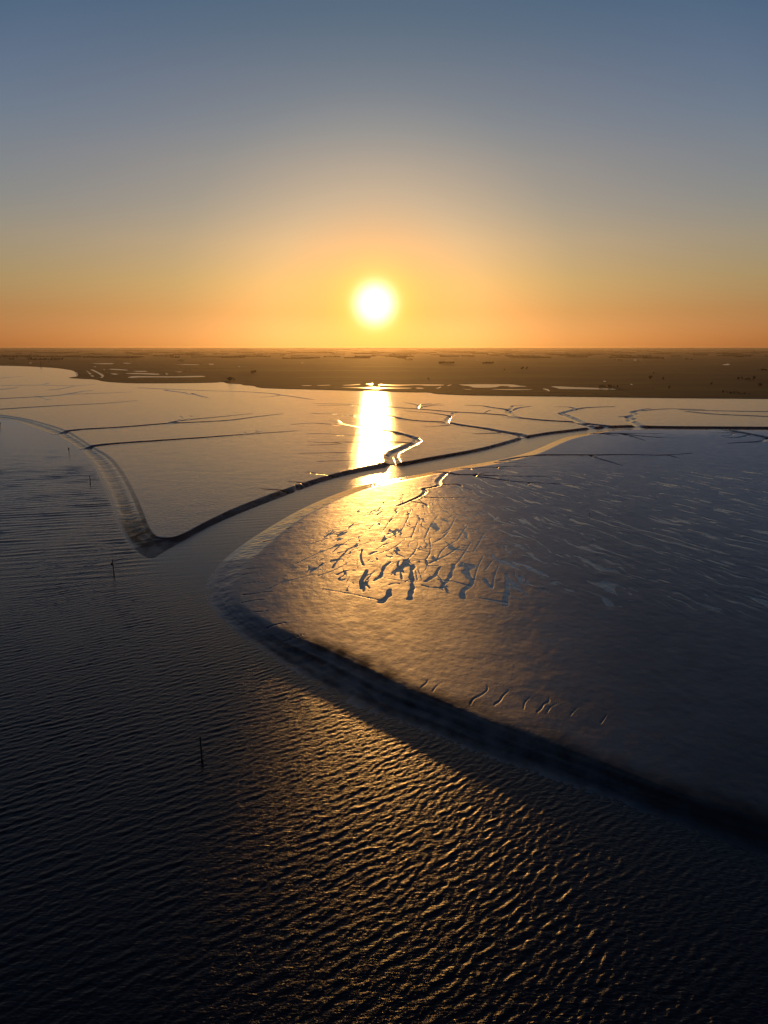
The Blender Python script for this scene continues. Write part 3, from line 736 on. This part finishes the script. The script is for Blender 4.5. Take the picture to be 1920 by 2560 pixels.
# clumps and rows measured in the photograph: window, from, to, how many, scale, label, group
ROWS = [('d', (850, 188), (1000, 188), 14, 1.5, 'dark tree in the long copse beyond the left ponds', 'trees of the long copse'), ('d', (465, 206), (505, 206), 4, 1.3, 'tree in the small dark clump behind the beacon shore', 'trees behind the beacon shore'),
        ('e', (300, 388), (360, 388), 7, .8, 'bush-like tree in the dark cluster near the ragged shore', 'trees near the ragged shore'), ('e', (505, 328), (548, 328), 4, 1.2, 'tree of the small clump in the middle of the marsh', 'clump in the middle marsh'),
        ('f', (480, 244), (600, 244), 12, 1.5, 'hazy tree in the row right of the sun', 'row right of the sun'), ('f', (860, 244), (950, 244), 9, 1.3, 'hazy tree of the second row right of the sun', 'second row right of the sun'), ('f', (190, 212), (240, 212), 4, 1.5, 'tree in the small clump under the sun glow', 'clump under the sun glow'),
        ('g', (200, 446), (330, 444), 14, .75, 'low tree in the hedge line behind the long pond', 'hedge line behind the long pond'), ('g', (1405, 378), (1490, 378), 11, .9, 'tree in the dark hedge far right on the marsh', 'dark hedge far right'), ('g', (945, 206), (1000, 206), 6, 1.4, 'tree in the distant copse on the right', 'distant copse on the right'),
        ('g', (1585, 300), (1660, 300), 9, 1.2, 'tree in the copse at the right edge', 'copse at the right edge'), ('g', (330, 212), (400, 212), 8, 1.2, 'tree in the thin row behind the tiny pond', 'thin row behind the tiny pond'), ('g', (1270, 492), (1330, 492), 6, .6, 'low tree in the clump near the right shore', 'clump near the right shore'),
        ('g', (1365, 497), (1440, 497), 6, .5, 'scrubby tree in the line close above the right shore', 'scrub above the right shore'), ('f', (1180, 290), (1240, 290), 5, 1.0, 'tree in the line above the ponds', 'line above the ponds'), ('d', (600, 180), (680, 180), 8, 1.3, 'hazy tree in the far row on the left', 'far row on the left'),
        ('d', (1060, 192), (1110, 192), 5, 1.2, 'tree in the clump right of the long copse', 'clump right of the long copse'), ('d', (1540, 216), (1590, 216), 4, 1.1, 'tree in the small group in the left marsh', 'small group in the left marsh'), ('d', (260, 165), (300, 165), 4, 1.3, 'tree in the far clump at upper left', 'far clump at upper left')]
for wnd, (xa, ya), (xb, yb), n, sc, label, grp in ROWS:
    ox, oy, s = WIN[wnd]
    for k in range(n):
        f = (k + rt.uniform(-.3, .3)) / max(1, n - 1)
        gx, gy = ground(ox + (xa + (xb - xa) * f) * s, oy + (ya + (yb - ya) * f) * s, LAND_H)
        tree(gx, gy + rt.uniform(-25, 25), sc * (.7 if wnd == 'g' else 1.0) * rt.uniform(.75, 1.15), label, grp)
SINGLES = [('g', 640, 372, 1.1, 'lone tree on the open marsh at right, left of a smaller one'), ('g', 755, 380, .8, 'smaller lone tree on the open marsh at right'), ('g', 805, 463, .8, 'round dark tree standing alone near the right shore'), ('g', 1590, 438, 1.0, 'dark lone tree near the right edge of the marsh'),
           ('g', 1170, 425, .6, 'small lone tree between the shore and the right hedge'), ('g', 670, 330, .8, 'lone tree farther back on the right marsh'), ('g', 1535, 370, .9, 'lone tree just right of the dark hedge'), ('d', 420, 228, .7, 'small lone tree right of the beacon by the left shore'), ('f', 1040, 300, .8, 'lone tree above the island pond'), ('f', 380, 375, .5, 'small lone bush-like tree above the bright ponds')]
for wnd, x, y, sc, label in SINGLES:
    ox, oy, s = WIN[wnd]
    gx, gy = ground(ox + x * s, oy + y * s, LAND_H)
    tree(gx, gy, sc, label, 'lone trees on the marsh')

# far woods and hedges that read as one mass
def woods_mesh():
    rnd = random.Random(5)
    V, Fc = [], []
    def lump(x, y, wx_, h):
        k = len(V)
        n = 6
        base = LAND_H + float(upland(math.hypot(x, y)))
        for zf, rf in ((-.05, .8), (.45, 1.0), (.8, .65)):
            for q in range(n):
                a = 2 * math.pi * q / n + rnd.uniform(-.25, .25)
                r = wx_ * rf * rnd.uniform(.8, 1.2)
                V.append((x + r * math.cos(a), y + r * math.sin(a), base + h * zf * rnd.uniform(.9, 1.1)))
        V.append((x, y, min(base + h, 82)))
        for i in range(2):
            for q in range(n):
                Fc.append((k + i * n + q, k + i * n + (q + 1) % n, k + (i + 1) * n + (q + 1) % n, k + (i + 1) * n + q))
        for q in range(n):
            Fc.append((k + 2 * n + q, k + 2 * n + (q + 1) % n, k + 3 * n))
    for _ in range(420):
        d = 5200 * (23000 / 5200) ** (rnd.random() ** .8)
        a = R(rnd.uniform(-34, 34))
        length = int(rnd.uniform(4, 30))
        step = d / 700
        turn = rnd.uniform(-.25, .25)
        hgt_ = rnd.uniform(7, 15)
        for k in range(length):
            lump(d * math.sin(a) + k * step * math.cos(turn), d * math.cos(a) + k * step * math.sin(turn) + rnd.uniform(-10, 10), step * rnd.uniform(.5, .9), hgt_ * rnd.uniform(.6, 1.15))
    me = bpy.data.meshes.new('distant_woods')
    me.from_pydata(V, [], Fc)
    return me
tag(link_mesh('distant_woods', woods_mesh(), leaf), 'ragged dark woods and hedges far off towards the horizon', 'woods', kind='stuff')

# ============================================================ stakes in the river
stake_dark, t, bs = material('weathered_dark_wood')
geo = t.n('ShaderNodeNewGeometry')
nz = t.n('ShaderNodeTexNoise', {'Vector': geo.outputs['Position'], 'Scale': 3.0, 'Detail': 4.0})
t.t.links.new(t.mix(nz.outputs[0], (.018, .016, .014, 1), (.05, .045, .04, 1)), bs.inputs['Base Color'])
bs.inputs['Roughness'].default_value = .75
stake_green, t, bs = material('green_painted_steel')
geo = t.n('ShaderNodeNewGeometry')
nz = t.n('ShaderNodeTexNoise', {'Vector': geo.outputs['Position'], 'Scale': 2.0, 'Detail': 4.0})
t.t.links.new(t.mix(nz.outputs[0], (.010, .10, .075, 1), (.02, .16, .12, 1)), bs.inputs['Base Color'])
bs.inputs['Roughness'].default_value = .5
weed, t, bs = material('wet_weed')
bs.inputs['Base Color'].default_value = (.008, .010, .007, 1)
bs.inputs['Roughness'].default_value = .35
board_m, t, bs = material('dark_painted_board')
bs.inputs['Base Color'].default_value = (.012, .03, .024, 1)
bs.inputs['Roughness'].default_value = .6

def stake(px, py, height, r, mat, label, lean=(0, 0), top=None):
    x, y = ground(px, py)
    o = empty('navigation_stake', (x, y, 0))
    lx, ly = lean
    rings = [(lx * z / height, ly * z / height, z, r * (1.12 - .25 * max(z, 0) / height)) for z in (.9, height * .35, height * .7, height - .12, height)]
    rings[-1] = (*rings[-1][:3], rings[-1][3] * .6)
    link_mesh('pole', tube_mesh('pole', rings, 12), mat, o)
    link_mesh('weed_collar', tube_mesh('weed_collar', [(-lx * .2, -ly * .2, -1.2, r * 1.3), (0, 0, 0, r * 1.45), (lx * .06, ly * .06, .35, r * 1.5), (lx * .1, ly * .1, .75, r * 1.3), (lx * .17, ly * .17, .93, r * 1.1)], 12), weed, o)
    if top:
        kind, h0 = top
        ox_, oy_ = lx * h0 / height, ly * h0 / height
        if kind == 'board':          # a small box-shaped mark bolted to the side, with a bracket
            me = bpy.data.meshes.new('side_mark')
            V = []
            for sx in (-.62, -.08):
                for sy in (-.16, .16):
                    for sz in (-.5, .42):
                        V.append((ox_ + sx * (1 + .15 * (sz > 0)), oy_ + sy, h0 + sz + .08 * (sx < -.3)))
            me.from_pydata(V, [], [(0, 1, 3, 2), (4, 6, 7, 5), (0, 4, 5, 1), (2, 3, 7, 6), (0, 2, 6, 4), (1, 5, 7, 3)])
            link_mesh('side_mark', me, board_m, o)
            link_mesh('band', tube_mesh('band', [(ox_, oy_, h0 - .1, r * 1.35), (ox_, oy_, h0 + .14, r * 1.35)], 12), board_m, o)
        else:                        # a drum-shaped topmark round the pole
            link_mesh('topmark', tube_mesh('topmark', [(ox_, oy_, h0 - .75, r * 1.1), (ox_, oy_, h0 - .5, r * 3.2), (ox_, oy_, h0 + .35, r * 3.2), (ox_, oy_, h0 + .65, r * 1.1)], 12), board_m, o)
    tag(o, label, 'stake', 'navigation stakes along the river')
stake(505.5, 1906, 5.6, .17, stake_dark, 'tall plain dark stake standing alone in the rippled water nearest the viewer', (-.12, .1))
stake(285.5, 1439, 6.1, .17, stake_dark, 'dark stake with a small box mark on its side, near the gully mouth', (-.14, 0), ('board', 4.3))
stake(226.5, 1213, 5.8, .20, stake_green, 'green painted stake in the river beside the muddy left bank', (-.1, .1))
stake(173, 1135, 5.2, .17, stake_dark, 'dark stake with a drum-shaped topmark, farthest up the left bank', (0, 0), ('drum', 3.9))
stake(1, 1069, 6.0, .28, stake_dark, 'thick dark stake cut off by the left edge of the picture', (0, 0), ('drum', 4.4))

# ============================================================ beacon on the left shore
steel, t, bs = material('dull_steel')
bs.inputs['Base Color'].default_value = (.05, .045, .04, 1)
bs.inputs['Metallic'].default_value = .3
bs.inputs['Roughness'].default_value = .5
red, t, bs = material('red_painted_steel')
bs.inputs['Base Color'].default_value = (.35, .10, .05, 1)
bs.inputs['Roughness'].default_value = .35

def bar(p, q, r, n=6):
    p, q = Vector(p), Vector(q)
    ax = (q - p).normalized()
    a = ax.orthogonal().normalized()
    b = ax.cross(a)
    V = [tuple(c + a * r * math.cos(6.2832 * k / n) + b * r * math.sin(6.2832 * k / n)) for c in (p, q) for k in range(n)]
    Fc = [(k, (k + 1) % n, n + (k + 1) % n, n + k) for k in range(n)] + [tuple(range(n))[::-1], tuple(range(n, 2 * n))]
    return V, Fc
def joined(name, pieces):
    V, Fc = [], []
    for v_, f_ in pieces:
        k = len(V)
        V += v_
        Fc += [tuple(i + k for i in f) for f in f_]
    me = bpy.data.meshes.new(name)
    me.from_pydata(V, [], Fc)
    return me
bx_, by_ = ground(102.5, 917.5, 1.9)
bo = empty('beacon', (bx_, by_, 1.7))
corners = [(-1, -1), (1, -1), (1, 1), (-1, 1)]
for cx, cy in corners:
    link_mesh('leg', joined('leg', [bar((cx * 3.2, cy * 3.2, -1), (cx * 1.4, cy * 1.4, 14), .28)]), steel, bo)
br = []
for (ax_, ay_), (cx, cy) in zip(corners, corners[1:] + corners[:1]):
    for z0, z1 in ((0, 5), (5, 10), (10, 14)):
        k0, k1 = 3.2 - .12 * z0, 3.2 - .12 * z1
        br += [bar((ax_ * k0, ay_ * k0, z0), (cx * k1, cy * k1, z1), .12), bar((cx * k0, cy * k0, z0), (ax_ * k1, ay_ * k1, z1), .12), bar((ax_ * k1, ay_ * k1, z1), (cx * k1, cy * k1, z1), .12)]
link_mesh('bracing', joined('bracing', br), steel, bo)
link_mesh('platform', tube_mesh('platform', [(0, 0, 14.02, 3.0), (0, 0, 14.5, 3.0)], 8), steel, bo)
link_mesh('lantern_house', tube_mesh('lantern_house', [(0, 0, 14.52, 1.9), (0, 0, 17.4, 1.9), (0, 0, 18.0, 2.3), (0, 0, 19.8, .3), (0, 0, 20.6, .2)], 10), red, bo)
tag(bo, 'small steel beacon tower with a reddish lantern house on the far left shore', 'beacon')

# ============================================================ a dark boulder alone on the right flat
def stone_mesh():
    import bmesh
    bm = bmesh.new()
    bmesh.ops.create_icosphere(bm, subdivisions=3, radius=.34)
    for v_ in bm.verts:
        k = 1 + .22 * math.sin(5 * v_.co.x + 2) * math.cos(4 * v_.co.y) + .1 * math.sin(9 * v_.co.z + 3 * v_.co.x)
        v_.co *= k
        v_.co.z *= .8
    me = bpy.data.meshes.new('boulder')
    bm.to_mesh(me)
    bm.free()
    return me
sx_, sy_ = ground(1474, 1285, 2.1)
st = link_mesh('boulder', stone_mesh(), weed)
st.location = (sx_, sy_, 2.3)
tag(st, 'small black boulder lying alone on the grey right-hand mud flat', 'boulder')

# ============================================================ evening haze
hz = bpy.data.materials.new('haze')
hz.use_nodes = True
hz.node_tree.nodes.clear()
t = NT(hz.node_tree)
vol = t.n('ShaderNodeVolumePrincipled', {'Color': (.95, .80, .62, 1), 'Density': 1.8e-5, 'Anisotropy': .73})
t.n('ShaderNodeOutputMaterial', {'Volume': vol.outputs[0]})
hb = bpy.data.meshes.new('haze')
B = 30500
V = [(x, y, z) for x in (-B, B) for y in (-3000, B) for z in (-6, 86)]
hb.from_pydata(V, [], [(0, 1, 3, 2), (4, 6, 7, 5), (0, 4, 5, 1), (2, 3, 7, 6), (0, 2, 6, 4), (1, 5, 7, 3)])
tag(link_mesh('haze', hb, hz), kind='stuff')
